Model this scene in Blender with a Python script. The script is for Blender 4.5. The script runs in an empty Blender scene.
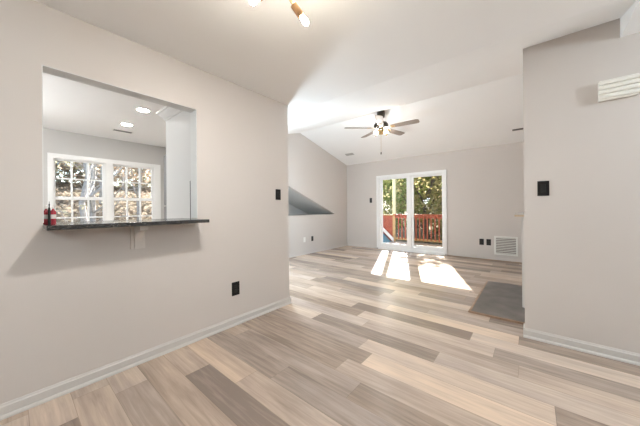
import bpy, bmesh, math, random
from mathutils import Vector, Matrix
S = bpy.context.scene
COL = S.collection
R = math.radians
random.seed(11)

# ------------------------------------------------------------------ camera
cam = bpy.data.objects.new('camera', bpy.data.cameras.new('camera'))
COL.objects.link(cam)
cam.data.sensor_width = 36.0
cam.data.lens = 255.8 / 640 * 36.0
cam.data.shift_y = -4.97 / 640
cam.data.clip_start = 0.02
cam.data.clip_end = 300
cam.matrix_world = (Matrix.Translation((0, 0, 1.167)) @ Matrix.Rotation(R(39.59), 4, 'Z')
                    @ Matrix.Rotation(R(90), 4, 'X') @ Matrix.Rotation(R(-0.456), 4, 'Z'))
S.camera = cam

# ------------------------------------------------------------------ sky, sun, exposure
SUN_EL = 34.1
SUN_DIR = Vector((0.395, -1.0, 0)).normalized() * math.cos(R(SUN_EL)) + Vector((0, 0, -math.sin(R(SUN_EL))))
W = bpy.data.worlds.new('World')
S.world = W
W.use_nodes = True
wn = W.node_tree
wn.nodes.clear()
sky = wn.nodes.new('ShaderNodeTexSky')
sky.sky_type = 'NISHITA'
sky.sun_disc = False
sky.sun_elevation = R(SUN_EL)
sky.sun_rotation = math.atan2(-SUN_DIR.x, -SUN_DIR.y)
sky.air_density = 1.0
sky.dust_density = 1.5
bg = wn.nodes.new('ShaderNodeBackground')
bg.inputs['Strength'].default_value = 0.50
wo = wn.nodes.new('ShaderNodeOutputWorld')
wn.links.new(sky.outputs[0], bg.inputs[0])
wn.links.new(bg.outputs[0], wo.inputs[0])
sl = bpy.data.lights.new('sun', 'SUN')
sl.energy = 24.0
sl.angle = R(0.6)
sl.color = (1.0, 0.98, 0.95)
sun = bpy.data.objects.new('sun', sl)
COL.objects.link(sun)
sun.rotation_euler = SUN_DIR.to_track_quat('-Z', 'Y').to_euler()
sun.location = (-10, 25, 20)
S.view_settings.view_transform = 'Standard'
S.view_settings.look = 'None'
S.view_settings.gamma = 1.0
S.view_settings.use_curve_mapping = False
S.view_settings.exposure = 0.38
S.cycles.max_bounces = 12
S.cycles.diffuse_bounces = 7
S.cycles.sample_clamp_indirect = 6.0

BULB = 205.0          # radiance of the chandelier bulbs
FANBULB = 170.0
FLUSHFILL = 22.0          # unseen flush lamp, added behind the camera as fill light
DOWN = 200.0           # kitchen downlights
PEND = 180.0
KFILL = 102.0
RINGFILL = 850.0
FARFILL = 175.0         # unseen globe on a stand, added to brighten the far room

# ------------------------------------------------------------------ materials
def newmat(name):
    m = bpy.data.materials.new(name)
    m.use_nodes = True
    nt = m.node_tree
    return m, nt, nt.nodes['Principled BSDF']

def mat(name, col, rough=0.5, metal=0.0, noise=0.0, nscale=8.0, bump=0.0, bscale=120.0, spec=0.5, col2=None, stretch=None):
    m, nt, b = newmat(name)
    b.inputs['Base Color'].default_value = (*col, 1)
    b.inputs['Roughness'].default_value = rough
    b.inputs['Metallic'].default_value = metal
    b.inputs['Specular IOR Level'].default_value = spec
    tc = nt.nodes.new('ShaderNodeTexCoord')
    src = tc.outputs['Object']
    if stretch:
        mp = nt.nodes.new('ShaderNodeMapping')
        mp.inputs['Scale'].default_value = stretch
        nt.links.new(src, mp.inputs['Vector'])
        src = mp.outputs['Vector']
    if noise > 0:
        n = nt.nodes.new('ShaderNodeTexNoise')
        n.inputs['Scale'].default_value = nscale
        n.inputs['Detail'].default_value = 5
        nt.links.new(src, n.inputs['Vector'])
        r = nt.nodes.new('ShaderNodeValToRGB')
        r.color_ramp.elements[0].position = 0.3
        r.color_ramp.elements[1].position = 0.7
        lo = col2 if col2 else tuple(c * (1 - noise) for c in col)
        r.color_ramp.elements[0].color = (*lo, 1)
        r.color_ramp.elements[1].color = (*col, 1)
        nt.links.new(n.outputs['Fac'], r.inputs['Fac'])
        nt.links.new(r.outputs['Color'], b.inputs['Base Color'])
    if bump > 0:
        n2 = nt.nodes.new('ShaderNodeTexNoise')
        n2.inputs['Scale'].default_value = bscale
        n2.inputs['Detail'].default_value = 3
        nt.links.new(src, n2.inputs['Vector'])
        bp = nt.nodes.new('ShaderNodeBump')
        bp.inputs['Strength'].default_value = bump
        bp.inputs['Distance'].default_value = 0.002
        nt.links.new(n2.outputs['Fac'], bp.inputs['Height'])
        nt.links.new(bp.outputs['Normal'], b.inputs['Normal'])
    return m

def glow(name, col, strength):
    m, nt, b = newmat(name)
    b.inputs['Base Color'].default_value = (*col, 1)
    b.inputs['Emission Color'].default_value = (*col, 1)
    b.inputs['Emission Strength'].default_value = strength
    return m

def plank_floor():
    m, nt, b = newmat('vinyl_planks')
    N, L = nt.nodes, nt.links
    tc = N.new('ShaderNodeTexCoord')
    sx = N.new('ShaderNodeSeparateXYZ')
    L.new(tc.outputs['Object'], sx.inputs[0])
    def M(op, a, bb=None):
        n = N.new('ShaderNodeMath')
        n.operation = op
        for i, v in enumerate((a, bb)):
            if v is None:
                continue
            if isinstance(v, (int, float)):
                n.inputs[i].default_value = v
            else:
                L.new(v, n.inputs[i])
        return n.outputs[0]
    yy = M('DIVIDE', M('ADD', sx.outputs['Y'], 10.088), 0.178)
    row = M('FLOOR', yy)
    wr = N.new('ShaderNodeTexWhiteNoise')
    wr.noise_dimensions = '1D'
    L.new(row, wr.inputs['W'])
    xx = M('ADD', M('DIVIDE', M('ADD', sx.outputs['X'], 20.0), 1.22), M('MULTIPLY', wr.outputs['Value'], 7.3))
    colm = M('FLOOR', xx)
    cv = N.new('ShaderNodeCombineXYZ')
    L.new(row, cv.inputs[0])
    L.new(colm, cv.inputs[1])
    wc = N.new('ShaderNodeTexWhiteNoise')
    wc.noise_dimensions = '2D'
    L.new(cv.outputs[0], wc.inputs['Vector'])
    # grain, shifted per plank
    gv = N.new('ShaderNodeCombineXYZ')
    L.new(M('MULTIPLY', sx.outputs['X'], 1.3), gv.inputs[0])
    L.new(M('MULTIPLY', sx.outputs['Y'], 24.0), gv.inputs[1])
    L.new(M('MULTIPLY', wc.outputs['Value'], 40.0), gv.inputs[2])
    g = N.new('ShaderNodeTexNoise')
    g.inputs['Scale'].default_value = 1.6
    g.inputs['Detail'].default_value = 7
    g.inputs['Roughness'].default_value = 0.62
    g.inputs['Distortion'].default_value = 0.5
    L.new(gv.outputs[0], g.inputs['Vector'])
    ramp = N.new('ShaderNodeValToRGB')
    e = ramp.color_ramp.elements
    e[0].position = 0.0
    e[0].color = (0.245, 0.198, 0.165, 1)
    e[1].position = 1.0
    e[1].color = (0.70, 0.585, 0.475, 1)
    for p, c in ((0.22, (0.335, 0.28, 0.238, 1)), (0.5, (0.465, 0.39, 0.328, 1)), (0.78, (0.59, 0.495, 0.41, 1))):
        k = e.new(p)
        k.color = c
    g2 = N.new('ShaderNodeTexNoise')
    g2.inputs['Scale'].default_value = 0.9
    g2.inputs['Detail'].default_value = 3
    gv2 = N.new('ShaderNodeCombineXYZ')
    L.new(M('MULTIPLY', sx.outputs['X'], 2.2), gv2.inputs[0])
    L.new(M('MULTIPLY', sx.outputs['Y'], 8.0), gv2.inputs[1])
    L.new(M('MULTIPLY', wc.outputs['Value'], 91.0), gv2.inputs[2])
    L.new(gv2.outputs[0], g2.inputs['Vector'])
    mixv = M('ADD', M('ADD', M('MULTIPLY', wc.outputs['Value'], 0.86), -0.04),
             M('ADD', M('MULTIPLY', M('SUBTRACT', g.outputs['Fac'], 0.48), 1.0), M('MULTIPLY', M('SUBTRACT', g2.outputs['Fac'], 0.5), 0.75)))
    L.new(mixv, ramp.inputs['Fac'])
    # thin joints
    fy = M('FRACT', yy)
    fx = M('FRACT', xx)
    jy = M('LESS_THAN', fy, 0.014)
    jx = M('LESS_THAN', fx, 0.0022)
    j = M('MAXIMUM', jy, jx)
    mx = N.new('ShaderNodeMix')
    mx.data_type = 'RGBA'
    L.new(M('MULTIPLY', j, 0.45), mx.inputs['Factor'])
    wt = N.new('ShaderNodeTexWhiteNoise')
    wt.noise_dimensions = '2D'
    cv2 = N.new('ShaderNodeVectorMath')
    cv2.operation = 'ADD'
    cv2.inputs[1].default_value = (13.0, 57.0, 0.0)
    L.new(cv.outputs[0], cv2.inputs[0])
    L.new(cv2.outputs[0], wt.inputs['Vector'])
    tint = N.new('ShaderNodeMix')
    tint.data_type = 'RGBA'
    tint.blend_type = 'MULTIPLY'
    tint.inputs['Factor'].default_value = 1.0
    tr_ = N.new('ShaderNodeValToRGB')
    tr_.color_ramp.elements[0].color = (0.97, 0.94, 0.94, 1)
    tr_.color_ramp.elements[1].color = (1.04, 0.955, 0.88, 1)
    L.new(wt.outputs['Value'], tr_.inputs['Fac'])
    L.new(ramp.outputs['Color'], tint.inputs['A'])
    L.new(tr_.outputs['Color'], tint.inputs['B'])
    L.new(tint.outputs['Result'], mx.inputs['A'])
    mx.inputs['B'].default_value = (0.13, 0.10, 0.08, 1)
    L.new(mx.outputs['Result'], b.inputs['Base Color'])
    b.inputs['Roughness'].default_value = 0.27
    b.inputs['Specular IOR Level'].default_value = 0.45
    bp = N.new('ShaderNodeBump')
    bp.inputs['Strength'].default_value = 0.12
    bp.inputs['Distance'].default_value = 0.002
    L.new(g.outputs['Fac'], bp.inputs['Height'])
    L.new(bp.outputs['Normal'], b.inputs['Normal'])
    return m

def glass_mat(name, tint=(1, 1, 1), refl=0.06):
    m = bpy.data.materials.new(name)
    m.use_nodes = True
    nt = m.node_tree
    nt.nodes.clear()
    t = nt.nodes.new('ShaderNodeBsdfTransparent')
    t.inputs[0].default_value = (*tint, 1)
    g = nt.nodes.new('ShaderNodeBsdfGlossy')
    g.inputs['Roughness'].default_value = 0.02
    fr = nt.nodes.new('ShaderNodeFresnel')
    fr.inputs['IOR'].default_value = 1.13
    ms = nt.nodes.new('ShaderNodeMixShader')
    o = nt.nodes.new('ShaderNodeOutputMaterial')
    nt.links.new(fr.outputs[0], ms.inputs[0])
    nt.links.new(t.outputs[0], ms.inputs[1])
    nt.links.new(g.outputs[0], ms.inputs[2])
    nt.links.new(ms.outputs[0], o.inputs[0])
    return m

def leaf_mat(name, c1, c2, scale=1.3):
    m = bpy.data.materials.new(name)
    m.use_nodes = True
    nt = m.node_tree
    nt.nodes.clear()
    tc = nt.nodes.new('ShaderNodeTexCoord')
    n = nt.nodes.new('ShaderNodeTexNoise')
    n.inputs['Scale'].default_value = scale
    n.inputs['Detail'].default_value = 6
    r = nt.nodes.new('ShaderNodeValToRGB')
    r.color_ramp.elements[0].position = 0.35
    r.color_ramp.elements[1].position = 0.65
    r.color_ramp.elements[0].color = (*c1, 1)
    r.color_ramp.elements[1].color = (*c2, 1)
    d = nt.nodes.new('ShaderNodeBsdfDiffuse')
    t = nt.nodes.new('ShaderNodeBsdfTranslucent')
    ms = nt.nodes.new('ShaderNodeMixShader')
    ms.inputs[0].default_value = 0.58
    o = nt.nodes.new('ShaderNodeOutputMaterial')
    L = nt.links
    L.new(tc.outputs['Object'], n.inputs['Vector'])
    L.new(n.outputs['Fac'], r.inputs['Fac'])
    L.new(r.outputs['Color'], d.inputs['Color'])
    L.new(r.outputs['Color'], t.inputs['Color'])
    L.new(d.outputs[0], ms.inputs[1])
    L.new(t.outputs[0], ms.inputs[2])
    L.new(ms.outputs[0], o.inputs[0])
    return m

M_WALL = mat('greige_paint', (0.60, 0.555, 0.518), 0.7, noise=0.02, nscale=1.5, bump=0.03, bscale=260)
M_KWALL = mat('kitchen_grey_paint', (0.56, 0.548, 0.53), 0.7, bump=0.03, bscale=260)
M_CEIL = mat('ceiling_white', (0.86, 0.858, 0.85), 0.85, noise=0.015, nscale=2, bump=0.05, bscale=300)
M_TRIM = mat('trim_white', (0.575, 0.55, 0.52), 0.4)
M_LINING = mat('opening_reveal_paint', (0.68, 0.69, 0.68), 0.6)
M_VINYL = mat('white_vinyl_frame', (0.86, 0.86, 0.85), 0.35)
M_FLOOR = plank_floor()
M_GRANITE = mat('black_granite', (0.03, 0.028, 0.027), 0.16, noise=0.6, nscale=90, spec=0.8)
M_CORBEL = mat('painted_bracket', (0.68, 0.64, 0.60), 0.5)
M_BLACK = mat('black_plastic', (0.008, 0.0075, 0.007), 0.45, spec=0.25)
M_BLACK2 = mat('black_plastic_gloss', (0.015, 0.015, 0.014), 0.35, spec=0.3)
M_WPLASTIC = mat('white_plastic', (0.80, 0.79, 0.75), 0.4)
M_CHIME = mat('ivory_plastic', (0.82, 0.80, 0.74), 0.45)
M_DARK = mat('dark_gap', (0.03, 0.03, 0.03), 0.8)
M_BRASS = mat('aged_brass', (0.62, 0.42, 0.20), 0.35, 1.0, noise=0.2, nscale=30)
M_WOODTUBE = mat('brown_wood_sleeve', (0.42, 0.22, 0.085), 0.4, noise=0.5, nscale=30, stretch=(1, 1, 0.2))
M_BRONZE = mat('dark_bronze', (0.06, 0.05, 0.04), 0.4, 0.8)
M_BLADE = mat('grey_oak_blade', (0.36, 0.30, 0.255), 0.5, noise=0.25, nscale=9)
M_BULB = glow('warm_bulb_glass', (1.0, 0.92, 0.78), BULB)
M_FANBULB = glow('warm_fan_bulb_glass', (1.0, 0.98, 0.94), FANBULB)
M_DOWN = glow('downlight_lens', (1.0, 0.97, 0.92), DOWN)
M_FLUSHFILL = glow('fill_diffuser', (0.82, 0.94, 1.0), FLUSHFILL)
M_PEND = glow('pendant_globe', (0.80, 0.92, 1.0), PEND)
M_FARFILL = glow('far_fill_globe', (0.74, 0.89, 1.0), FARFILL)
M_KFILL = glow('kitchen_fill_globe', (0.92, 0.97, 1.0), KFILL)
M_RINGFILL = glow('added_ring_glow', (1.0, 0.985, 0.98), RINGFILL)
M_NEARFILL = glow('near_fill_globe', (0.84, 0.94, 1.0), 42.0)
M_SLATE = mat('grey_slate', (0.20, 0.175, 0.158), 0.5, noise=0.45, nscale=5, bump=0.3, bscale=25)
M_BRICKEDGE = mat('brown_wood_edging', (0.36, 0.23, 0.15), 0.55, noise=0.3, nscale=12)
M_MANTELWOOD = mat('light_mantel_wood', (0.62, 0.48, 0.33), 0.5, noise=0.2, nscale=8, stretch=(6, 1, 6))
M_SHOEWOOD = mat('brown_floor_edge', (0.30, 0.21, 0.15), 0.6)
M_STEEL = mat('fridge_steel', (0.20, 0.20, 0.20), 0.45, 0.3)
M_CAB = mat('white_cabinet', (0.62, 0.62, 0.61), 0.4)
M_RED = mat('red_liquid', (0.38, 0.035, 0.05), 0.25)
M_PINK = mat('white_label', (0.80, 0.74, 0.72), 0.4)
M_GLASS = glass_mat('clear_pane')
M_SCREEN = glass_mat('screened_pane', (0.80, 0.77, 0.71))
M_REDWOOD = mat('red_stained_wood', (0.40, 0.10, 0.055), 0.6, noise=0.35, nscale=6)
M_TANWOOD = mat('tan_treated_wood', (0.50, 0.33, 0.15), 0.65, noise=0.3, nscale=7)
M_PALEPOST = mat('pale_yellow_post', (0.70, 0.64, 0.36), 0.6, noise=0.15, nscale=5)
M_WHITEBOARD = mat('white_board', (0.75, 0.74, 0.70), 0.5)
M_TARP = mat('blue_tarp', (0.09, 0.23, 0.28), 0.45, noise=0.4, nscale=5)
M_DECK = mat('deck_boards', (0.42, 0.34, 0.26), 0.7, noise=0.3, nscale=6)
M_BARK = mat('bark', (0.16, 0.125, 0.095), 0.9, noise=0.4, nscale=12)
M_GREYBARK = mat('grey_bark', (0.42, 0.39, 0.35), 0.9, noise=0.4, nscale=12)
M_GROUND = mat('leaf_litter', (0.26, 0.205, 0.145), 0.95, noise=0.6, nscale=2.5, col2=(0.10, 0.085, 0.035), bump=0.6, bscale=9)
M_LEAFG = leaf_mat('green_leaves', (0.16, 0.21, 0.06), (0.62, 0.68, 0.28))
M_LEAFY = leaf_mat('yellow_green_leaves', (0.34, 0.36, 0.11), (0.84, 0.80, 0.42))
M_LEAFD = leaf_mat('olive_leaves', (0.18, 0.17, 0.065), (0.66, 0.58, 0.30))
M_LEAFO = leaf_mat('autumn_leaves', (0.22, 0.17, 0.12), (0.50, 0.385, 0.28))
M_LEAFT = leaf_mat('grey_olive_leaves', (0.20, 0.19, 0.12), (0.46, 0.43, 0.31))
M_LEAFL = leaf_mat('fallen_leaves', (0.12, 0.095, 0.07), (0.36, 0.285, 0.215), 3.0)

# ------------------------------------------------------------------ mesh builder
def frame_of(d):
    d = Vector(d).normalized()
    a = Vector((0, 0, 1)) if abs(d.z) < 0.9 else Vector((1, 0, 0))
    u = d.cross(a).normalized()
    return u, d.cross(u).normalized(), d

class MB:
    def __init__(self):
        self.bm = bmesh.new()
    def _bev(self, geom_faces, w, seg=2):
        if w > 0:
            ed = list({e for f in geom_faces for e in f.edges})
            bmesh.ops.bevel(self.bm, geom=ed, offset=w, segments=seg, affect='EDGES', profile=0.6)
    def box(self, lo, hi, bev=0.0, M=None):
        v = [self.bm.verts.new((x, y, z)) for x in (lo[0], hi[0]) for y in (lo[1], hi[1]) for z in (lo[2], hi[2])]
        if M is not None:
            for q in v:
                q.co = M @ q.co
        fs = [self.bm.faces.new([v[i] for i in f]) for f in
              ((0, 1, 3, 2), (4, 6, 7, 5), (0, 4, 5, 1), (2, 3, 7, 6), (0, 2, 6, 4), (1, 5, 7, 3))]
        self._bev(fs, bev)
        return self
    def prism(self, pts, axis, a, b, bev=0.0):
        def P(p, t):
            return {'X': (t, p[0], p[1]), 'Y': (p[0], t, p[1]), 'Z': (p[0], p[1], t)}[axis]
        A = [self.bm.verts.new(P(p, a)) for p in pts]
        B = [self.bm.verts.new(P(p, b)) for p in pts]
        n = len(pts)
        fs = [self.bm.faces.new(A), self.bm.faces.new(B[::-1])]
        for i in range(n):
            fs.append(self.bm.faces.new((A[i], B[i], B[(i + 1) % n], A[(i + 1) % n])))
        self._bev(fs, bev)
        return self
    def lathe(self, prof, org, d=(0, 0, 1), n=20, caps=True):
        u, w, d = frame_of(d)
        org = Vector(org)
        rings = []
        for r, h in prof:
            rings.append([self.bm.verts.new(org + d * h + (u * math.cos(2 * math.pi * k / n) + w * math.sin(2 * math.pi * k / n)) * max(r, 1e-5)) for k in range(n)])
        for a, b in zip(rings, rings[1:]):
            for k in range(n):
                self.bm.faces.new((a[k], a[(k + 1) % n], b[(k + 1) % n], b[k]))
        if caps:
            self.bm.faces.new(rings[0][::-1])
            self.bm.faces.new(rings[-1])
        return self
    def tube(self, pts, r, n=8, r2=None):
        pts = [Vector(p) for p in pts]
        rings = []
        N = len(pts)
        for i, p in enumerate(pts):
            d = (pts[min(i + 1, N - 1)] - pts[max(i - 1, 0)])
            u, w, _ = frame_of(d)
            rr = r if r2 is None else r + (r2 - r) * i / max(1, N - 1)
            rings.append([self.bm.verts.new(p + (u * math.cos(2 * math.pi * k / n) + w * math.sin(2 * math.pi * k / n)) * rr) for k in range(n)])
        for a, b in zip(rings, rings[1:]):
            for k in range(n):
                self.bm.faces.new((a[k], a[(k + 1) % n], b[(k + 1) % n], b[k]))
        self.bm.faces.new(rings[0][::-1])
        self.bm.faces.new(rings[-1])
        return self
    def sphere(self, c, r, sz=1.0, n=12):
        bmesh.ops.create_uvsphere(self.bm, u_segments=n + 4, v_segments=n, radius=r,
                                  matrix=Matrix.Translation(c) @ Matrix.Diagonal((1, 1, sz, 1)))
        return self
    def slab(self, axis, a, b, u, v, holes=()):
        """flat wall between axis=a and axis=b over u,v ranges, with rectangular through holes (u0,u1,v0,v1)"""
        us = sorted({u[0], u[1]} | {h[0] for h in holes} | {h[1] for h in holes})
        vs = sorted({v[0], v[1]} | {h[2] for h in holes} | {h[3] for h in holes})
        us = [x for x in us if u[0] <= x <= u[1]]
        vs = [x for x in vs if v[0] <= x <= v[1]]
        def P(t, p, q):
            return {'X': (t, p, q), 'Y': (p, t, q), 'Z': (p, q, t)}[axis]
        cache = {}
        def V(t, p, q):
            k = (t, p, q)
            if k not in cache:
                cache[k] = self.bm.verts.new(P(t, p, q))
            return cache[k]
        def solid(i, j):
            if i < 0 or j < 0 or i >= len(us) - 1 or j >= len(vs) - 1:
                return False
            cu, cv = (us[i] + us[i + 1]) / 2, (vs[j] + vs[j + 1]) / 2
            return not any(h[0] < cu < h[1] and h[2] < cv < h[3] for h in holes)
        for i in range(len(us) - 1):
            for j in range(len(vs) - 1):
                if not solid(i, j):
                    continue
                q = [(us[i], vs[j]), (us[i + 1], vs[j]), (us[i + 1], vs[j + 1]), (us[i], vs[j + 1])]
                self.bm.faces.new([V(a, *p) for p in q])
                self.bm.faces.new([V(b, *p) for p in q[::-1]])
                for k, (di, dj) in enumerate(((0, -1), (1, 0), (0, 1), (-1, 0))):
                    if not solid(i + di, j + dj):
                        p, r = q[k], q[(k + 1) % 4]
                        self.bm.faces.new((V(a, *p), V(b, *p), V(b, *r), V(a, *r)))
        return self
    def build(self, name, m, parent=None, smooth=False):
        bm = self.bm
        bmesh.ops.recalc_face_normals(bm, faces=bm.faces[:])
        if parent is not None:
            off = Vector(parent.location)
            p = parent.parent
            while p is not None:
                off += Vector(p.location)
                p = p.parent
            bmesh.ops.translate(bm, verts=bm.verts[:], vec=-off)
        me = bpy.data.meshes.new(name)
        bm.to_mesh(me)
        bm.free()
        me.materials.append(m)
        if smooth:
            for f in me.polygons:
                f.use_smooth = True
            try:
                me.set_sharp_from_angle(angle=R(40))
            except Exception:
                pass
        o = bpy.data.objects.new(name, me)
        COL.objects.link(o)
        if parent is not None:
            o.parent = parent
        return o

def thing(name, label, cat, loc=(0, 0, 0), group=None):
    o = bpy.data.objects.new(name, None)
    COL.objects.link(o)
    o.empty_display_size = 0.05
    o.location = loc
    o['label'] = label
    o['category'] = cat
    if group:
        o['group'] = group
    return o

def tag(o, label, cat, group=None, kind=None):
    o['label'] = label
    o['category'] = cat
    if group:
        o['group'] = group
    if kind:
        o['kind'] = kind
    return o

def struct(name, mb, m, parent=None, smooth=False):
    o = mb.build(name, m, parent, smooth)
    if parent is None:
        o['kind'] = 'structure'
    return o

# ------------------------------------------------------------------ dimensions of the place
LX = -2.302       # left wall face
LT = 0.115        # its thickness
LE = 2.178        # far end of the left wall
CZ = 2.431        # flat ceiling
CY = 2.396        # where the flat ceiling ends and the vault starts
RGY, RGZ = 4.594, 3.036   # ridge
BY, BZ = 6.674, 2.486     # far wall
FX = -4.425       # far room left wall
RX, RY = -0.052, 2.93     # right wall corner
KX = -5.768       # kitchen window wall
XR = 3.4
YB = -3.2

# ------------------------------------------------------------------ setting
struct('floor', MB().box((-6.0, YB - 0.1, -0.12), (XR + 0.1, BY + 0.1, 0.0)), M_FLOOR)

OP = (0.125, 1.064, 1.048, 2.058)
struct('wall_left', MB().slab('X', LX - LT, LX, (YB, LE), (0.0, CZ), [OP]), M_WALL)
struct('wall_kitchen_end', MB().box((KX - 0.1, LE - 0.12, 0), (LX - LT, LE, CZ)), M_KWALL)
struct('wall_kitchen_rear', MB().box((KX - 0.1, -1.95, 0), (LX - LT, -1.85, CZ)), M_KWALL)
WINS = [(0.405, 1.085, 0.70, 2.02), (1.145, 1.855, 0.70, 2.02)]
struct('wall_kitchen_window', MB().slab('X', KX - 0.14, KX, (-1.85, LE - 0.12), (0.0, CZ), [(0.40, 1.89, 0.70, 2.02)]), M_KWALL)
struct('ceiling_kitchen', MB().box((KX - 0.14, -1.95, CZ), (LX - LT, LE, CZ + 0.1)), M_CEIL)

struct('ceiling', MB().box((LX - LT, YB - 0.1, CZ), (XR + 0.1, CY, CZ + 0.1)), M_CEIL)
struct('ceiling_soffit', MB().box((0.522, CY - 0.03, CZ - 0.0005), (XR + 0.1, RY + 0.05, CZ + 0.25)), M_CEIL)
sl1 = (RGZ - CZ) / (RGY - CY)
sl2 = (RGZ - BZ) / (RGY - BY)
y1 = BY + 0.14
vault = [(LE - 0.1, CZ), (CY, CZ), (RGY, RGZ), (y1, RGZ + sl2 * (y1 - RGY)), (y1, RGZ + 0.14 + sl2 * (y1 - RGY)), (RGY, RGZ + 0.14), (CY, CZ + 0.14), (LE - 0.1, CZ + 0.14)]
bmv = MB()
bmv.prism(vault[1:7], 'X', FX - 0.14, XR + 0.1)
bmv.box((FX - 0.14, LE - 0.1, CZ), (LX - LT, CY, CZ + 0.14))
struct('ceiling_vault', bmv, M_CEIL)

struct('wall_back', MB().slab('Y', BY, BY + 0.12, (FX - 0.14, 0.1), (0.0, BZ + 0.005), [(-3.36, -1.615, -0.001, 2.015)]), M_WALL)
# far left gable wall with the triangular stair recess
m = MB()
SILL = 0.978
m.prism([(LE - 0.1, 0), (BY, 0), (BY, SILL), (LE - 0.1, SILL)], 'X', FX - 0.13, FX)
RA, RB = (3.0, 2.152), (6.072, SILL)
m.prism([(LE - 0.1, SILL), (RA[0], SILL), RA, RB, (BY, SILL), (BY, BZ), (RGY, RGZ), (CY, CZ), (LE - 0.1, CZ)], 'X', FX - 0.13, FX)
struct('wall_far_left', m, M_WALL)
m = MB()
m.prism([RA, RB, (RB[0] + 0.1, SILL), (RA[0] + 0.1, RA[1] + 0.1)], 'X', FX - 1.10, FX - 0.13)     # sloped soffit
m.box((FX - 1.20, 2.9, SILL - 0.6), (FX - 1.08, 6.3, 2.4))                                   # back of the recess
m.box((FX - 1.10, 2.9, SILL - 0.1), (FX - 0.13, 6.3, SILL))                                   # ledge
m.box((FX - 1.10, 2.9, SILL), (FX - 0.13, 3.0, 2.4))
struct('wall_recess', m, M_KWALL)
struct('trim_1', MB().box((FX - 0.12, 3.0, SILL - 0.006), (FX + 0.006, 6.05, SILL + 0.008), 0.002), M_WALL)

# right wall, the chimney wall behind it, and the walls behind the camera
struct('wall_right', MB().slab('Y', RY, RY + 0.11, (RX, XR), (0.0, 2.60)), M_WALL)
struct('wall_chimney', MB().box((RX + 0.008, RY + 0.11, 0), (RX + 0.13, BY, 3.06)), M_WALL)
struct('wall_side', MB().box((XR, YB, 0), (XR + 0.1, RY, CZ)), M_WALL)
struct('wall_rear', MB().box((LX - LT, YB - 0.1, 0), (XR + 0.1, YB, CZ)), M_WALL)

def baseboard(name, x0, y0, x1, y1, nx, ny, h=0.080, t=0.012, m=M_TRIM):
    """board with a bevelled cap and a quarter-round shoe; (nx,ny) points into the room"""
    prof = [(0, 0), (0.022, 0), (0.022, 0.008), (0.018, 0.016), (t, 0.021), (t, h - 0.016), (t - 0.005, h - 0.010), (0.004, h), (0, h)]
    mb = MB()
    A = [mb.bm.verts.new((x0 + nx * p, y0 + ny * p, z)) for p, z in prof]
    B = [mb.bm.verts.new((x1 + nx * p, y1 + ny * p, z)) for p, z in prof]
    n = len(prof)
    mb.bm.faces.new(A)
    mb.bm.faces.new(B[::-1])
    for i in range(n):
        mb.bm.faces.new((A[i], B[i], B[(i + 1) % n], A[(i + 1) % n]))
    return struct(name, mb, m)

baseboard('baseboard_left', LX, YB, LX, LE + 0.012, 1, 0)
baseboard('baseboard_left_return', LX + 0.012, LE, FX, LE, 0, 1)
baseboard('baseboard_far_left', FX, LE, FX, BY, 1, 0, 0.07, 0.010, M_WALL)
baseboard('baseboard_back_left', FX, BY, -3.42, BY, 0, -1, 0.07, 0.010, M_WALL)
baseboard('baseboard_back_right', -1.56, BY, RX, BY, 0, -1, 0.07, 0.010, M_WALL)
struct('trim_2', MB().box((-1.56, BY - 0.030, 0), (RX, BY - 0.022, 0.022), 0.003), M_SHOEWOOD)
baseboard('baseboard_right', RX - 0.012, RY, XR, RY, 0, -1)
struct('baseboard_right_return', MB().box((RX - 0.012, RY - 0.01, 0), (RX, RY + 0.11, 0.080), 0.003), M_TRIM)
baseboard('baseboard_rear', LX, YB, XR, YB, 0, 1)
baseboard('baseboard_side', XR, YB, XR, RY, -1, 0)

m = MB()
m.box((LX - LT - 0.002, OP[0], OP[3] - 0.004), (LX - 0.001, OP[1], OP[3]))
m.box((LX - LT - 0.002, OP[1] - 0.004, OP[2] + 0.04), (LX - 0.001, OP[1], OP[3] - 0.004))
m.box((LX - LT - 0.002, OP[0], OP[2] + 0.04), (LX - 0.001, OP[0] + 0.004, OP[3] - 0.004))
struct('trim_3', m, M_LINING)

# ------------------------------------------------------------------ ground outside
def hill(x, y):
    z = -1.0
    if x < -8.0:
        t = min(-8.0 - x, 19.0)
        z += 0.225 * t
    if y > 12:
        z += 0.06 * (y - 12)
    return z + 0.12 * math.sin(x * 0.7 + 1) * math.cos(y * 0.55)
mb = MB()
nx, ny = 60, 60
gx = [-48 + 66 * i / nx for i in range(nx + 1)]
gy = [-22 + 72 * j / ny for j in range(ny + 1)]
gv = [[mb.bm.verts.new((x, y, hill(x, y))) for y in gy] for x in gx]
for i in range(nx):
    for j in range(ny):
        cx_, cy_ = (gx[i] + gx[i + 1]) / 2, (gy[j] + gy[j + 1]) / 2
        mb.bm.faces.new((gv[i][j], gv[i + 1][j], gv[i + 1][j + 1], gv[i][j + 1]))
struct('ground', mb, M_GROUND, smooth=True)

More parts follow.
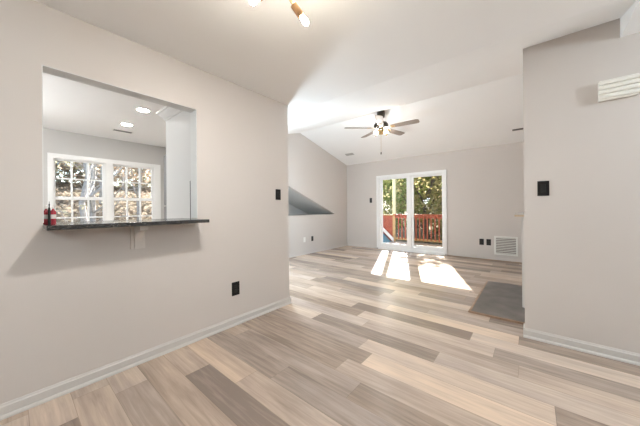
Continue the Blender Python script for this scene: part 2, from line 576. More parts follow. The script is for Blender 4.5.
# ------------------------------------------------------------------ sliding door
D0, D1 = -3.405, -1.568
d = struct('door_1', MB().slab('Y', BY - 0.03, BY - 0.002, (D0, D1), (0.035, 2.065), [(-3.335, -1.645, 0.07, 2.00)]), M_VINYL)
d['label'] = 'white two-panel sliding glass door onto the deck'
mb = MB()
mb.box((-3.36, BY - 0.002, 0.0), (-3.32, BY + 0.118, 2.01)).box((-1.655, BY - 0.002, 0.0), (-1.617, BY + 0.118, 2.01))
mb.box((-3.36, BY - 0.002, 1.985), (-1.617, BY + 0.118, 2.012)).box((-3.36, BY - 0.04, 0.0), (-1.617, BY + 0.118, 0.05))
mb.build('door_jamb', M_VINYL, d)
def sash(x0, x1, p, yc, gm):
    f = MB().slab('Y', yc - 0.02, yc + 0.02, (x0, x1), (0.05, 1.985), [(p[0], p[1], 0.175, 1.945)]).build('door_sash', M_VINYL, d)
    MB().box((p[0] - 0.005, yc - 0.004, 0.17), (p[1] + 0.005, yc + 0.004, 1.95)).build('glass_pane', gm, f)
    return f
sash(-3.325, -2.44, (-3.250, -2.550), BY + 0.035, M_GLASS)
s2 = sash(-2.475, -1.65, (-2.388, -1.690), BY + 0.085, M_SCREEN)
mb = MB().box((-2.520, BY + 0.0, 0.92), (-2.495, BY + 0.015, 1.14), 0.004)
mb.build('door_handle', M_VINYL, d)

# ------------------------------------------------------------------ kitchen window
w = struct('window_1', MB().slab('X', KX, KX + 0.02, (0.365, 1.925), (0.64, 2.058), [(0.425, 1.07, 0.73, 1.985), (1.16, 1.825, 0.73, 1.985)]), M_VINYL)
w['label'] = 'white twin double-hung window in the kitchen'
for (a, b) in ((0.405, 1.09), (1.14, 1.845)):
    for (z0, z1, xo) in ((1.345, 2.005, -0.065), (0.71, 1.375, -0.035)):
        p0, p1, q0, q1 = a + 0.038, b - 0.048, z0 + 0.030, z1 - 0.03
        holes = []
        du = (p1 - p0) / 3
        dv = (q1 - q0) / 2
        for i in range(3):
            for j in range(2):
                holes.append((p0 + du * i + 0.011, p0 + du * (i + 1) - 0.011, q0 + dv * j + 0.011, q0 + dv * (j + 1) - 0.011))
        f = MB().slab('X', KX + xo - 0.016, KX + xo + 0.016, (a, b), (z0, z1), holes).build('window_sash', M_VINYL, w)
        MB().box((KX + xo - 0.003, p0, q0), (KX + xo + 0.003, p1, q1)).build('glass_pane', M_GLASS, f)
MB().slab('X', KX - 0.13, KX - 0.005, (0.395, 1.895), (0.695, 2.025), [(0.408, 1.085, 0.712, 2.003), (1.145, 1.845, 0.712, 2.003)]).build('window_jamb', M_VINYL, w)
MB().box((KX, 0.34, 0.62), (KX + 0.07, 1.95, 0.65), 0.005).build('window_sill', M_VINYL, w)

# ------------------------------------------------------------------ pass-through bar
t = thing('bar_counter', 'black granite bar ledge in the pass-through opening of the left wall', 'counter', (-2.28, 0.59, 1.052))
mb = MB().box((-2.62, 0.127, 1.053), (-2.08, 1.062, 1.080), 0.003)
mb.build('countertop', M_GRANITE, t)
t2 = thing('bar_bracket', 'painted scrolled wood bracket under the black bar ledge', 'bracket', (LX, 0.60, 0.88))
prof = [(LX, 0.875), (LX + 0.022, 0.875), (LX + 0.026, 0.905), (LX + 0.030, 0.94), (LX + 0.040, 0.970), (LX + 0.058, 0.995), (LX + 0.085, 1.009), (LX + 0.120, 1.016),
        (LX + 0.150, 1.018), (LX + 0.150, 1.0525), (LX, 1.0525)]
MB().prism(prof, 'Y', 0.588, 0.638).build('corbel', M_CORBEL, t2)
MB().box((LX, 0.566, 0.870), (LX + 0.013, 0.658, 1.0525), 0.003).build('back_plate', M_CORBEL, t2)

def bottle(x, y, rad, h, name, label, body, band):
    b = thing(name, label, 'bottle', (x, y, 1.0803))
    z = 1.0803
    MB().lathe([(rad * 0.9, 0), (rad, 0.004), (rad, h * 0.62), (rad * 0.8, h * 0.70), (rad * 0.42, h * 0.76), (rad * 0.4, h * 0.82)], (x, y, z), n=16).build('bottle_body', body, b, True)
    if band:
        MB().lathe([(rad * 1.02, h * 0.28), (rad * 1.02, h * 0.50)], (x, y, z), n=16).build('paper_label', band, b, True)
    MB().lathe([(rad * 0.5, h * 0.81), (rad * 0.5, h * 0.90), (rad * 0.2, h * 0.91), (rad * 0.2, h)], (x, y, z), n=14).build('cap', M_PINK if body is M_RED else M_BLACK, b, True)
bottle(-2.335, 0.1405, 0.0135, 0.118, 'soap_bottle', 'small red bottle on the bar, left of the slim dark one', M_RED, M_PINK)
bottle(-2.335, 0.1715, 0.0135, 0.118, 'soap_bottle', 'small red bottle on the bar, right of the slim dark one', M_RED, M_PINK)
bottle(-2.300, 0.1520, 0.0065, 0.140, 'slim_bottle', 'slim dark bottle standing between two small red bottles', M_BLACK2, None)

# ------------------------------------------------------------------ switch and outlet plates
def plate(name, label, pos, n, kind, m=M_BLACK, wd=0.075, ht=0.125):
    """n: wall normal axis ('+X' or '-Y')"""
    x, y, z = pos
    o = thing(name, label, 'outlet' if kind == 'outlet' else 'switch', pos)
    def bx(u0, u1, v0, v1, d0, d1, bev=0.0):
        if n == '+X':
            return MB().box((x + d0, y + u0, z + v0), (x + d1, y + u1, z + v1), bev)
        return MB().box((x + u0, y - d1, z + v0), (x + u1, y - d0, z + v1), bev)
    bx(-wd / 2, wd / 2, -ht / 2, ht / 2, 0.0, 0.006, 0.002).build('cover_plate', m, o)
    m2 = M_BLACK2 if m is M_BLACK else m
    if kind == 'outlet':
        for s in (-1, 1):
            f = bx(-0.017, 0.017, s * 0.022 - 0.016, s * 0.022 + 0.016, 0.006, 0.009, 0.002).build('socket', m2, o)
    else:
        bx(-0.0165, 0.0165, -0.034, 0.034, 0.006, 0.010, 0.002).build('rocker', m2, o)
    return o
plate('light_switch', 'black rocker switch on the left wall near its far end', (LX, 2.009, 1.329), '+X', 'switch')
plate('wall_outlet', 'black outlet low on the left wall above the baseboard', (LX, 1.439, 0.364), '+X', 'outlet', wd=0.085, ht=0.135)
plate('light_switch', 'black rocker switch on the right wall', (0.079, RY, 1.321), '-Y', 'switch', wd=0.078, ht=0.128)
plate('light_switch', 'black switch on the far wall left of the sliding door', (-3.597, BY, 1.377), '-Y', 'switch', ht=0.14)
plate('wall_outlet', 'black outlet on the far wall, the one nearer the sliding door', (-0.861, BY, 0.388), '-Y', 'outlet', wd=0.085, ht=0.135)
plate('wall_outlet', 'black outlet on the far wall, the one next to the return grille', (-0.728, BY, 0.388), '-Y', 'outlet', wd=0.085, ht=0.135)
plate('wall_outlet', 'white outlet on the half wall below the stair recess', (FX, 4.723, 0.37), '+X', 'outlet', M_WPLASTIC)
plate('wall_outlet', 'black outlet on the half wall below the stair recess', (FX, 5.025, 0.37), '+X', 'outlet')

# ------------------------------------------------------------------ return air grille
g = thing('return_grille', 'white louvred return air grille low on the far wall', 'vent', (-0.424, BY, 0.335))
gx0, gx1, gz0, gz1 = -0.628, -0.222, 0.135, 0.535
MB().slab('Y', BY - 0.014, BY - 0.001, (gx0, gx1), (gz0, gz1), [(gx0 + 0.03, gx1 - 0.03, gz0 + 0.03, gz1 - 0.03)]).build('grille_frame', M_WPLASTIC, g)
MB().box((gx0 + 0.02, BY - 0.003, gz0 + 0.02), (gx1 - 0.02, BY - 0.001, gz1 - 0.02)).build('backing', mat('grille_shadow_gap', (0.26, 0.235, 0.21), 0.8), g)
nl = 10
for k in range(nl):
    z = gz0 + 0.045 + (gz1 - gz0 - 0.085) * k / (nl - 1)
    Mx = Matrix.Translation((0, BY - 0.008, z)) @ Matrix.Rotation(R(38), 4, 'X')
    MB().box((gx0 + 0.028, -0.011, -0.0015), (gx1 - 0.028, 0.006, 0.0015), 0, Mx).build('louvre', M_WPLASTIC, g)

# ------------------------------------------------------------------ door chime on the right wall
c = thing('door_chime', 'ivory ribbed door chime box high on the right wall', 'door chime', (0.503, RY, 1.972))
x0, x1, z0, z1 = 0.402, 0.606, 1.972, 2.122
MB().prism([(RY, z0 + 0.004), (RY - 0.036, z0), (RY - 0.044, z0 + 0.020), (RY - 0.044, z1 - 0.008), (RY - 0.042, z1), (RY, z1)], 'X', x0 + 0.004, x1 - 0.004).build('chime_body', M_CHIME, c)
nr = 4
for k in range(nr):
    a = z0 + 0.010 + k * (z1 - z0 - 0.012) / nr
    b = a + (z1 - z0 - 0.012) / nr - 0.0095
    yo = RY - 0.043 if k else RY - 0.038
    MB().prism([(yo, a), (yo - 0.017, a + 0.002), (yo - 0.021, b - 0.006), (yo - 0.017, b), (yo, b)], 'X', x0, x1).build('rib', M_CHIME, c)

# ------------------------------------------------------------------ fireplace bits at the right
h = thing('hearth', 'grey slate hearth slab with wood edging on the floor', 'hearth', (-0.30, 3.98, 0))
MB().box((-0.522, 3.240, 0.0), (RX + 0.006, 4.715, 0.020), 0.002).build('slate_slab', M_SLATE, h)
mb = MB()
mb.box((-0.546, 3.216, 0.0), (RX + 0.006, 3.240, 0.019), 0.002).box((-0.546, 3.240, 0), (-0.522, 4.738, 0.019), 0.002).box((-0.522, 4.715, 0), (RX + 0.006, 4.738, 0.019), 0.002)
mb.build('edging', M_BRICKEDGE, h)
fp = thing('fireplace_mantel', 'light wood mantel shelf peeking past the right wall corner', 'mantel', (RX, 3.98, 0.0205))
MB().box((-0.150, 3.62, 1.052), (RX + 0.006, 4.74, 1.074), 0.003).build('shelf', M_MANTELWOOD, fp)
MB().box((-0.155, 3.61, 1.074), (RX + 0.006, 4.75, 1.086), 0.002).build('shelf_top', M_TRIM, fp)
MB().box((-0.092, 3.70, 1.01), (RX + 0.006, 4.66, 1.052), 0.003).build('frieze', M_TRIM, fp)
for ya in (3.45 + 0.25, 4.48):
    MB().box((-0.088, ya, 0.0205), (RX + 0.006, ya + 0.18, 1.01), 0.003).build('surround_leg', M_TRIM, fp)
MB().box((-0.060, ya - 0.6, 0.0205), (RX + 0.006, ya, 1.01)).build('firebox', M_DARK, fp)

# ------------------------------------------------------------------ ceiling registers on the far slope
def register(label, x0, x1, yc, m, hw=0.055, name='ceiling_vent'):
    zc = RGZ + sl2 * (yc - RGY)
    o = thing(name, label, 'vent', (0.5 * (x0 + x1), yc, zc))
    an = math.atan(sl2)
    Mx = Matrix.Translation((0, yc, zc)) @ Matrix.Rotation(an, 4, 'X')
    MB().box((x0, -hw, -0.010), (x1, hw, 0.0), 0.003, Mx).build('vent_frame', m, o)
    for k in range(3):
        MB().box((x0 + 0.012, hw * (-0.62 + 0.47 * k), -0.014), (x1 - 0.012, hw * (-0.44 + 0.47 * k), -0.009), 0, Mx).build('slat', m, o)
register('small grey ceiling register above the left end of the far wall', -4.02, -3.77, 6.02, mat('grey_vent_metal', (0.42, 0.41, 0.39), 0.5))
register('dark slim ceiling register beside the right wall corner', -0.275, 0.06 - 0.02, 6.13, mat('dark_vent_metal', (0.12, 0.115, 0.11), 0.5), 0.026)

# ------------------------------------------------------------------ kitchen contents
p = thing('pantry_cabinet', 'tall white refrigerator enclosure panel with crown beyond the pass-through', 'cabinet', (-2.84, 1.20, 0))
MB().box((-3.27, 1.155, 0), (LX - LT - 0.004, 1.178, 2.205), 0.002).build('side_panel', M_CAB, p)
MB().box((-3.27, 1.178, 1.90), (LX - LT - 0.004, LE - 0.13, 2.205), 0.002).build('upper_box', M_CAB, p)
cr = [(0, 2.195), (-0.012, 2.195), (-0.020, 2.215), (-0.045, 2.240), (-0.062, 2.265), (-0.075, 2.270), (-0.075, 2.290), (0, 2.290)]
mb = MB()
pA = [(1.155 + q, z) for q, z in cr]
A = [mb.bm.verts.new((-3.27 + q, y, z)) for (q, _), (y, z) in zip(cr, pA)]
B = [mb.bm.verts.new((LX - LT - 0.004, y, z)) for (y, z) in pA]
C2 = [mb.bm.verts.new((-3.27 + q, LE - 0.13, z)) for (q, z) in cr]
n = len(cr)
for i in range(n):
    mb.bm.faces.new((A[i], B[i], B[(i + 1) % n], A[(i + 1) % n]))
    mb.bm.faces.new((A[i], A[(i + 1) % n], C2[(i + 1) % n], C2[i]))
mb.bm.faces.new(B)
mb.bm.faces.new(C2)
mb.build('crown', M_CAB, p)
MB().box((-2.652, 1.1525, 0.60), (-2.645, 1.1552, 1.45)).build('panel_seam', M_DARK, p)
fr = thing('refrigerator', 'grey steel refrigerator edge behind the white enclosure panel', 'refrigerator', (-2.95, 1.55, 0))
MB().box((-3.38, 1.19, 0.02), (LX - LT - 0.02, 2.02, 1.83), 0.006).build('fridge_body', M_STEEL, fr)
MB().box((-3.47, 1.195, 0.06), (-3.385, 2.015, 1.20), 0.01).build('fridge_door', M_STEEL, fr)
MB().box((-3.47, 1.195, 1.215), (-3.385, 2.015, 1.825), 0.01).build('freezer_door', M_STEEL, fr)
for fx_, fy_ in ((-3.25, 1.25), (-3.25, 1.95), (-2.5, 1.25), (-2.5, 1.95)):
    MB().lathe([(0.02, 0), (0.02, 0.03)], (fx_, fy_, 0), n=10).build('foot', M_BLACK, fr)

for lab, x, y in (('recessed kitchen downlight nearer the pass-through opening', -3.80, 1.079), ('recessed kitchen downlight nearer the kitchen window', -4.623, 1.105)):
    o = thing('recessed_light', lab, 'ceiling light', (x, y, CZ))
    MB().lathe([(0.062, -0.002), (0.064, -0.006), (0.082, -0.006), (0.086, -0.001), (0.062, -0.001)], (x, y, CZ), n=28, caps=False).build('trim_ring', M_WPLASTIC, o, True)
    MB().lathe([(0.001, -0.004), (0.0625, -0.004), (0.0625, -0.001), (0.001, -0.001)], (x, y, CZ), n=28).build('lens', M_DOWN, o)
mat_slot = mat('grey_slot', (0.22, 0.22, 0.215), 0.7)
o = thing('ceiling_vent', 'slim white slotted vent in the kitchen ceiling', 'vent', (-5.05, 1.15, CZ))
MB().box((-5.10, 1.02, CZ - 0.008), (-5.0, 1.285, CZ), 0.002).build('vent_frame', M_WPLASTIC, o)
for k in range(4):
    MB().box((-5.088 + 0.022 * k, 1.035, CZ - 0.0105), (-5.078 + 0.022 * k, 1.27, CZ - 0.007)).build('slot', mat_slot, o)

# ------------------------------------------------------------------ ceiling fan
HX, HY = -2.245, RGY
f = thing('ceiling_fan', 'five-blade ceiling fan with lit bulbs hanging from the vault ridge', 'ceiling fan', (HX, HY, RGZ))
MB().lathe([(0.045, 2.895), (0.068, 2.915), (0.075, 2.96), (0.078, 3.034)], (HX, HY, 0), n=24).build('canopy', M_BRONZE, f, True)
MB().lathe([(0.014, 2.82), (0.014, 2.90)], (HX, HY, 0), n=12).build('downrod', M_BRONZE, f, True)
MB().lathe([(0.03, 2.690), (0.085, 2.695), (0.135, 2.735), (0.140, 2.775), (0.11, 2.815), (0.04, 2.832)], (HX, HY, 0), n=28).build('motor_housing', M_BRONZE, f, True)
for k in range(5):
    an = R(5 + 72 * k)
    Mx = Matrix.Translation((HX, HY, 2.708)) @ Matrix.Rotation(an, 4, 'Z') @ Matrix.Rotation(R(-11), 4, 'X')
    mb = MB()
    pts = []
    for (r, wd) in ((0.20, 0.052), (0.24, 0.058), (0.50, 0.068), (0.66, 0.070), (0.695, 0.060), (0.71, 0.040)):
        pts.append((r, wd))
    poly = [(r, w_) for r, w_ in pts] + [(r, -w_) for r, w_ in pts[::-1]]
    A = [mb.bm.verts.new(Mx @ Vector((a, b_, 0.0))) for a, b_ in poly]
    B = [mb.bm.verts.new(Mx @ Vector((a, b_, 0.008))) for a, b_ in poly]
    mb.bm.faces.new(A)
    mb.bm.faces.new(B[::-1])
    for i in range(len(A)):
        mb.bm.faces.new((A[i], B[i], B[(i + 1) % len(A)], A[(i + 1) % len(A)]))
    bl = mb.build('blade', M_BLADE, f)
    mb = MB()
    mb.box((0.09, -0.014, -0.004), (0.21, 0.014, 0.004), 0.002, Mx).box((0.19, -0.032, -0.005), (0.27, 0.032, 0.0), 0.002, Mx)
    mb.build('blade_iron', M_BRASS, bl)
MB().lathe([(0.02, 2.585), (0.055, 2.60), (0.062, 2.64), (0.05, 2.69)], (HX, HY, 0), n=20).build('light_fitter', M_BRASS, f, True)
to_cam = Vector((0 - HX, 0 - HY, 0)).normalized()
for k, (ang, z) in enumerate(((0, 2.700), (125, 2.625), (235, 2.625))):
    dv = Matrix.Rotation(R(ang), 3, 'Z') @ to_cam
    b0 = Vector((HX, HY, 2.645)) + dv * 0.05
    b1 = Vector((HX, HY, z - 0.030)) + dv * 0.125
    ar = MB().tube([b0, (b0 + b1) / 2 + Vector((0, 0, -0.02)), b1 + Vector((0, 0, -0.012)), b1], 0.008).build('light_arm', M_BRASS, f, True)
    MB().lathe([(0.012, 0), (0.022, 0.005), (0.024, 0.03)], b1 + Vector((0, 0, -0.005)), n=14).build('lamp_holder', M_BRASS, ar, True)
    MB().sphere(b1 + Vector((0, 0, 0.050)), 0.027, 1.25).build('bulb', M_FANBULB, ar, True)
MB().tube([(HX, HY, 2.59), (HX - 0.002, HY, 2.24)], 0.0022, 6).build('pull_chain', M_BRASS, f)
MB().lathe([(0.004, 2.245), (0.010, 2.235), (0.010, 2.205), (0.004, 2.198)], (HX - 0.002, HY, 0), n=10).build('pull_knob', M_BRONZE, f, True)

# ------------------------------------------------------------------ sputnik chandelier at the top of the picture
CH = Vector((-0.965, 0.855, 2.29))
ch = thing('chandelier', 'brass branching chandelier with bare bulbs at the top of the picture', 'chandelier', (CH.x, CH.y, CZ))
MB().lathe([(0.06, -0.022), (0.065, -0.012), (0.065, -0.0005)], (CH.x, CH.y, CZ), n=24).build('ceiling_plate', M_BRASS, ch, True)
MB().lathe([(0.02, -0.0235), (0.052, -0.0235), (0.052, -0.0215), (0.02, -0.0215)], (CH.x, CH.y, CZ), n=24).build('fill_ring', M_RINGFILL, ch)  # glowing ring added to the plate to cast the bar ledge's shadow
MB().lathe([(0.009, 2.29), (0.009, 2.415)], (CH.x, CH.y, 0), n=10).build('stem', M_BRASS, ch, True)
MB().sphere(CH, 0.03).build('hub', M_BRASS, ch, True)
tips = [Vector((-0.897, 0.985, 2.13)), Vector((-1.072, 0.775, 2.20)), Vector((-0.78, 0.70, 2.22)), Vector((-1.15, 0.74, 2.39)), Vector((-0.80, 1.0, 2.345)), Vector((-0.93, 0.66, 2.33))]
for tp in tips:
    dv = (tp - CH).normalized()
    L_ = (tp - CH).length
    ar = MB().tube([CH, CH + dv * (L_ - 0.10)], 0.006, 8).build('arm', M_BRASS, ch, True)
    MB().lathe([(0.012, 0), (0.0185, 0.004), (0.0195, 0.05), (0.0185, 0.066), (0.012, 0.068)], CH + dv * (L_ - 0.105), dv, n=16).build('sleeve', M_WOODTUBE, ar, True)
    MB().lathe([(0.009, 0), (0.011, 0.010), (0.015, 0.026), (0.014, 0.040), (0.006, 0.050)], CH + dv * (L_ - 0.040), dv, n=14).build('bulb', M_BULB, ar, True)

# ------------------------------------------------------------------ lamps outside the picture: an inferred pendant, the rest added as fill
pd = thing('pendant_lamp', 'round glass pendant lamp in the dining corner right of the picture', 'pendant lamp', (2.05, 2.05, CZ))
MB().lathe([(0.06, -0.02), (0.06, -0.0005)], (2.05, 2.05, CZ), n=20).build('ceiling_plate', M_BRASS, pd, True)
MB().tube([(2.05, 2.05, 2.41), (2.05, 2.05, 2.19)], 0.005).build('stem', M_BRASS, pd)
MB().sphere((2.05, 2.05, 2.10), 0.09).build('globe', M_PEND, pd, True)
x, y, z = -4.2, -0.75, 1.85  # hidden globe added to lift the kitchen ceiling and walls
o = thing('fill_globe_lamp', 'unseen fill globe added in the kitchen left of the window', 'pendant lamp', (x, y, CZ))
MB().lathe([(0.06, -0.03), (0.06, -0.0005)], (x, y, CZ), n=20).build('ceiling_plate', M_WPLASTIC, o, True)
MB().tube([(x, y, CZ - 0.02), (x, y, z + 0.11)], 0.005).build('stem', M_WPLASTIC, o)
MB().sphere((x, y, z), 0.12).build('globe', M_KFILL, o, True)
x, y, z = -3.30, 2.68, 1.40  # invented stand lamp, hidden by the left wall, fills the far room
o = thing('fill_floor_lamp', 'unseen globe light added in the far room behind the left wall', 'floor lamp', (x, y, 0))
MB().lathe([(0.13, 0.0), (0.13, 0.015), (0.02, 0.03)], (x, y, 0), n=24).build('base', M_WPLASTIC, o, True)
MB().tube([(x, y, 0.02), (x, y, z - 0.11)], 0.012).build('pole', M_WPLASTIC, o)
MB().sphere((x, y, z), 0.12).build('globe', M_FARFILL, o, True)
x, y, z = -0.85, -1.35, 1.95  # invented globe that brightens the upper left wall
o = thing('fill_globe_lamp', 'unseen globe light added in the near room behind the camera', 'pendant lamp', (x, y, CZ))
MB().lathe([(0.06, -0.03), (0.06, -0.0005)], (x, y, CZ), n=20).build('ceiling_plate', M_WPLASTIC, o, True)
MB().tube([(x, y, CZ - 0.02), (x, y, z + 0.11)], 0.005).build('stem', M_WPLASTIC, o)
MB().sphere((x, y, z), 0.12).build('globe', M_NEARFILL, o, True)
x, y = 1.7, -1.2  # invented flush lamp for general fill in the near room
o = thing('fill_ceiling_lamp', 'unseen flush fill light added behind the camera on the right', 'ceiling light', (x, y, CZ))
MB().lathe([(0.26, -0.03), (0.27, -0.02), (0.27, -0.0005)], (x, y, CZ), n=32).build('lamp_ring', M_WPLASTIC, o, True)
MB().lathe([(0.01, -0.055), (0.14, -0.05), (0.22, -0.04), (0.255, -0.031)], (x, y, CZ), n=32).build('diffuser', M_FLUSHFILL, o, True)

# ------------------------------------------------------------------ deck
struct('floor_deck', (lambda mb: [mb.box((-6.2, 6.82 + 0.145 * k, -0.14), (0.6, 6.96 + 0.145 * k, -0.105)) for k in range(17)] and mb)(MB()), M_DECK)
rl = thing('deck_railing', 'red stained deck railing with balusters outside the sliding door', 'railing', (-2.0, 9.2, -0.105))
RYD = 9.2
MB().box((-4.02, RYD - 0.07, 0.875), (0.5, RYD + 0.07, 0.915), 0.005).build('top_rail', M_REDWOOD, rl)
MB().box((-3.94, RYD - 0.02, 0.775), (0.5, RYD + 0.02, 0.870), 0.003).build('upper_rail', M_REDWOOD, rl)
MB().box((-3.94, RYD - 0.02, -0.03), (0.5, RYD + 0.02, 0.055), 0.003).build('bottom_rail', M_TANWOOD, rl)
k = 0
x = -3.80
while x < 0.4:
    MB().box((x - 0.018, RYD - 0.058, 0.0), (x + 0.018, RYD - 0.021, 0.86), 0.002).build('baluster', M_REDWOOD, rl)
    x += 0.128
for px in (-2.0, -0.4):
    MB().box((px - 0.045, RYD + 0.021, -0.105), (px + 0.045, RYD + 0.11, 0.874), 0.003).build('rail_post', M_REDWOOD, rl)
ps = thing('deck_post', 'tall pale wooden post rising at the red railing corner', 'post', (-3.985, RYD, -0.105))
MB().box((-4.035, RYD - 0.045, -0.105), (-3.945, RYD + 0.045, 0.874), 0.004).build('post_base', M_TANWOOD, ps)
MB().box((-4.035, RYD - 0.045, 0.916), (-3.935, RYD + 0.055, 4.6), 0.004).build('post_shaft', M_PALEPOST, ps)
sr = thing('stair_rail', 'tan topped stair guard with red board panel left of the deck post', 'railing', (-4.5, RYD, -0.105))
MB().box((-5.3, RYD - 0.07, 0.86), (-4.04, RYD + 0.07, 0.905), 0.005).build('top_rail', M_TANWOOD, sr)
MB().box((-5.2, RYD + 0.03, -0.105), (-4.04, RYD + 0.06, 0.855), 0.003).build('red_panel', M_REDWOOD, sr)
mb = MB()
mb.prism([(-5.35, 1.16), (-3.965, -0.104), (-3.965, 0.03), (-5.35, 1.30)], 'Y', RYD - 0.16, RYD - 0.12)
tag(mb.build('sloped_board', M_WHITEBOARD), 'white sloping board leaning in front of the red panel', 'board')
mb = MB()
random.seed(5)
tv = []
for i in range(9):
    row = []
    for j in range(7):
        x = -6.1 + i * 0.262
        y = 8.15 + j * 0.14
        top = max(0.0, 1.15 * (-3.985 - x))
        e = 1.0 if 0 < j < 6 else 0.0
        row.append(mb.bm.verts.new((min(x, -3.99), y, -0.104 + e * (min(top, 1.0) * (0.9 + 0.1 * random.random())) + 0.004)))
    tv.append(row)
for i in range(8):
    for j in range(6):
        mb.bm.faces.new((tv[i][j], tv[i + 1][j], tv[i + 1][j + 1], tv[i][j + 1]))
ed = [e for e in mb.bm.edges if e.is_boundary]
r_ = bmesh.ops.extrude_edge_only(mb.bm, edges=ed)
for v in r_['geom']:
    if isinstance(v, bmesh.types.BMVert):
        v.co.z = -0.105
tag(mb.build('tarp_cover', M_TARP, smooth=True), 'blue tarp covered heap on the deck below the white board', 'tarp')

# ------------------------------------------------------------------ trees
def leaf_cloud(mb, n, blobs, size, rnd):
    for _ in range(n):
        cx_, cy_, cz_, rx, ry, rz = rnd.choice(blobs)
        while True:
            a, b, c_ = rnd.uniform(-1, 1), rnd.uniform(-1, 1), rnd.uniform(-1, 1)
            q = a * a + b * b + c_ * c_
            if q <= 1 and q > 0.12 * rnd.random():
                break
        P = Vector((cx_ + a * rx, cy_ + b * ry, cz_ + c_ * rz))
        u = Vector((rnd.gauss(0, 1), rnd.gauss(0, 1), rnd.gauss(0, 0.7))).normalized()
        w_ = u.cross(Vector((rnd.gauss(0, 1), rnd.gauss(0, 1), rnd.gauss(0, 1)))).normalized()
        s = size * rnd.uniform(0.6, 1.3)
        k = [P - u * s, P + w_ * s * 0.5 - u * s * 0.1, P + u * s, P - w_ * s * 0.5 - u * s * 0.1]
        mb.bm.faces.new([mb.bm.verts.new(v) for v in k])

def tree(name, label, x, y, h, cr, leaves, lm, size, seed, group, low=0.25, nb=9, tr=0.14, bark=M_BARK, twigs=0):
    rnd = random.Random(seed)
    z0 = hill(x, y) - 0.1
    o = thing(name, label, 'tree', (x, y, z0), group)
    pts = [Vector((x, y, z0))]
    for i in range(1, 7):
        pts.append(Vector((x + rnd.uniform(-.12, .12) * i * 0.5, y + rnd.uniform(-.12, .12) * i * 0.5, z0 + h * 0.85 * i / 6)))
    MB().tube(pts, tr, 8, tr * 0.25).build('trunk', bark, o, True)
    blobs = []
    sink = 1.1 if low < 0.05 else 0.0
    mb = MB()
    for i in range(nb):
        t = low + (0.95 - low) * (i + rnd.random()) / nb
        a = rnd.uniform(0, 2 * math.pi)
        rr = cr * (0.35 + 0.65 * math.sin(math.pi * min(1, 0.15 + t * 0.8)))
        idx = min(5, int(t * 0.85 / 0.85 * 6))
        base = pts[idx]
        tip = Vector((x + math.cos(a) * rr * 0.75, y + math.sin(a) * rr * 0.75, z0 + h * t + rr * 0.35))
        mid = (base + tip) / 2 + Vector((0, 0, -0.08 * rr))
        mb.tube([base, mid, tip], tr * 0.42, 6, tr * 0.10)
        for q in range(twigs):
            s0 = base.lerp(tip, rnd.uniform(0.3, 1.0))
            dv = Vector((rnd.gauss(0, 1), rnd.gauss(0, 1), rnd.gauss(0.4, 0.8))).normalized()
            ln = rr * rnd.uniform(0.3, 0.7)
            mb.tube([s0, s0 + dv * ln * 0.5 + Vector((0, 0, 0.05)), s0 + dv * ln + Vector((rnd.uniform(-.1, .1), rnd.uniform(-.1, .1), 0.1))], tr * 0.13, 4, tr * 0.03)
        blobs.append((tip.x, tip.y, tip.z - sink, rr * 0.55, rr * 0.55, rr * 0.42))
    mb.build('branches', bark, o, True)
    if leaves:
        mb = MB()
        leaf_cloud(mb, leaves, blobs, size, rnd)
        mb.build('foliage', lm, o)
    return o

G1 = 'trees beyond the deck'
for i, a in enumerate((
    ('broad yellow green tree just behind the deck post', -7.9, 13.6, 4.0, 1.9, 4200, M_LEAFY, 0.10, 1),
    ('light green tree seen through the middle of the sliding door', -5.4, 15.6, 4.9, 2.0, 4600, M_LEAFG, 0.11, 3),
    ('olive brown tree filling the right pane of the sliding door', -3.9, 12.9, 6.0, 1.8, 3600, M_LEAFD, 0.10, 4),
    ('olive tree at the right edge of the sliding door glass', -1.3, 14.8, 4.8, 1.9, 4200, M_LEAFD, 0.11, 5),
    ('deep green tree standing left behind the yellow green tree', -11.4, 18.5, 6.5, 2.6, 4500, M_LEAFG, 0.15, 2),
    ('large green tree far behind the olive trees', -6.6, 20.8, 8.0, 3.0, 5200, M_LEAFG, 0.18, 6),
    ('tall dark olive tree far behind on the right', -2.2, 21.5, 8.5, 3.0, 5000, M_LEAFD, 0.18, 7),
    ('tall yellow green tree farthest back on the left', -12.5, 25.5, 12.0, 3.8, 5200, M_LEAFY, 0.24, 8),
    ('broad green tree farthest back behind the large green tree', -6.5, 28.0, 13.0, 4.2, 5200, M_LEAFG, 0.26, 9))):
    tree('leafy_tree', a[0], a[1], a[2], a[3], a[4], a[5], a[6], a[7], a[8], G1, low=0.10, nb=13)
G2 = 'bare trees on the slope outside the kitchen'
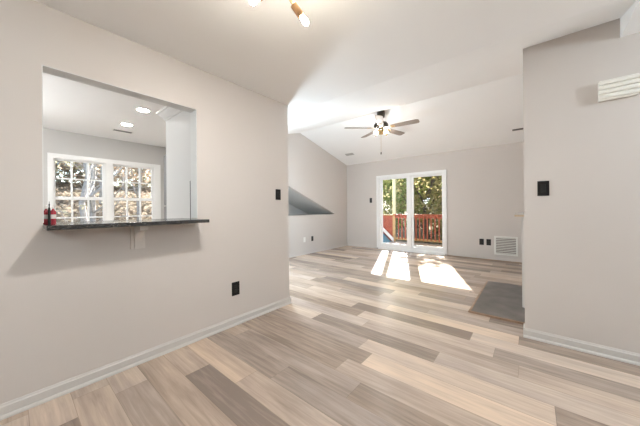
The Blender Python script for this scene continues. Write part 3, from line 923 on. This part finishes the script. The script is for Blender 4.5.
for i, a in enumerate((
    ('bare grey tree with spreading branches outside the left kitchen sash', -13.0, 2.0, 7.5, 2.6, 260, M_LEAFO, 0.09, 21),
    ('bare leaning tree between the two kitchen sashes', -15.5, 4.2, 8.5, 2.8, 900, M_LEAFO, 0.10, 22),
    ('autumn tree with orange leaves outside the right kitchen sash', -14.0, 5.6, 7.0, 2.5, 2600, M_LEAFO, 0.10, 23),
    ('thin bare tree farther up the slope on the left', -19.0, 3.3, 10.0, 3.2, 500, M_LEAFT, 0.12, 24),
    ('tan leaved tree farther up the slope on the right', -20.0, 7.6, 10.0, 3.4, 3200, M_LEAFO, 0.15, 25),
    ('olive tree standing high on the slope behind the bare trees', -24.0, 5.5, 10.0, 3.6, 2600, M_LEAFT, 0.17, 26),
    ('tan leaved tree at the top of the slope on the left', -27.5, 4.2, 4.6, 3.0, 1900, M_LEAFO, 0.22, 31),
    ('olive tan tree at the top of the slope in the middle', -29.0, 7.6, 4.8, 3.2, 1900, M_LEAFT, 0.22, 32),
    ('broad tan tree at the top of the slope on the right', -28.0, 11.2, 4.4, 3.0, 2200, M_LEAFO, 0.22, 33),
    ('grey olive tree at the top of the slope far left', -26.0, 1.6, 4.4, 2.8, 1500, M_LEAFT, 0.20, 34),
    ('pale bare tree nearest the kitchen window', -11.0, 1.5, 6.5, 2.0, 120, M_LEAFT, 0.09, 27))):
    tree('bare_tree', a[0], a[1], a[2], a[3], a[4], a[5], a[6], a[7], a[8], G2, low=0.02 if a[1] < -25 else 0.15, nb=14 if a[1] < -25 else 11, tr=0.10, bark=M_GREYBARK, twigs=7)
rnd = random.Random(77)
mb = MB()
for _ in range(9000):
    x, y = rnd.uniform(-26, -8.5), rnd.uniform(-1, 12)
    P = Vector((x, y, hill(x, y) + rnd.uniform(0.0, 0.12)))
    u = Vector((rnd.gauss(0, 1), rnd.gauss(0, 1), rnd.gauss(0, 0.5))).normalized()
    w_ = u.cross(Vector((rnd.gauss(0, .5), rnd.gauss(0, .5), 1))).normalized()
    s = rnd.uniform(0.05, 0.12)
    mb.bm.faces.new([mb.bm.verts.new(v) for v in (P - u * s, P + w_ * s * 0.6, P + u * s, P - w_ * s * 0.6)])
tag(mb.build('fallen_leaves', M_LEAFL), 'brown fallen leaves carpeting the slope outside the kitchen window', 'leaves', kind='stuff')
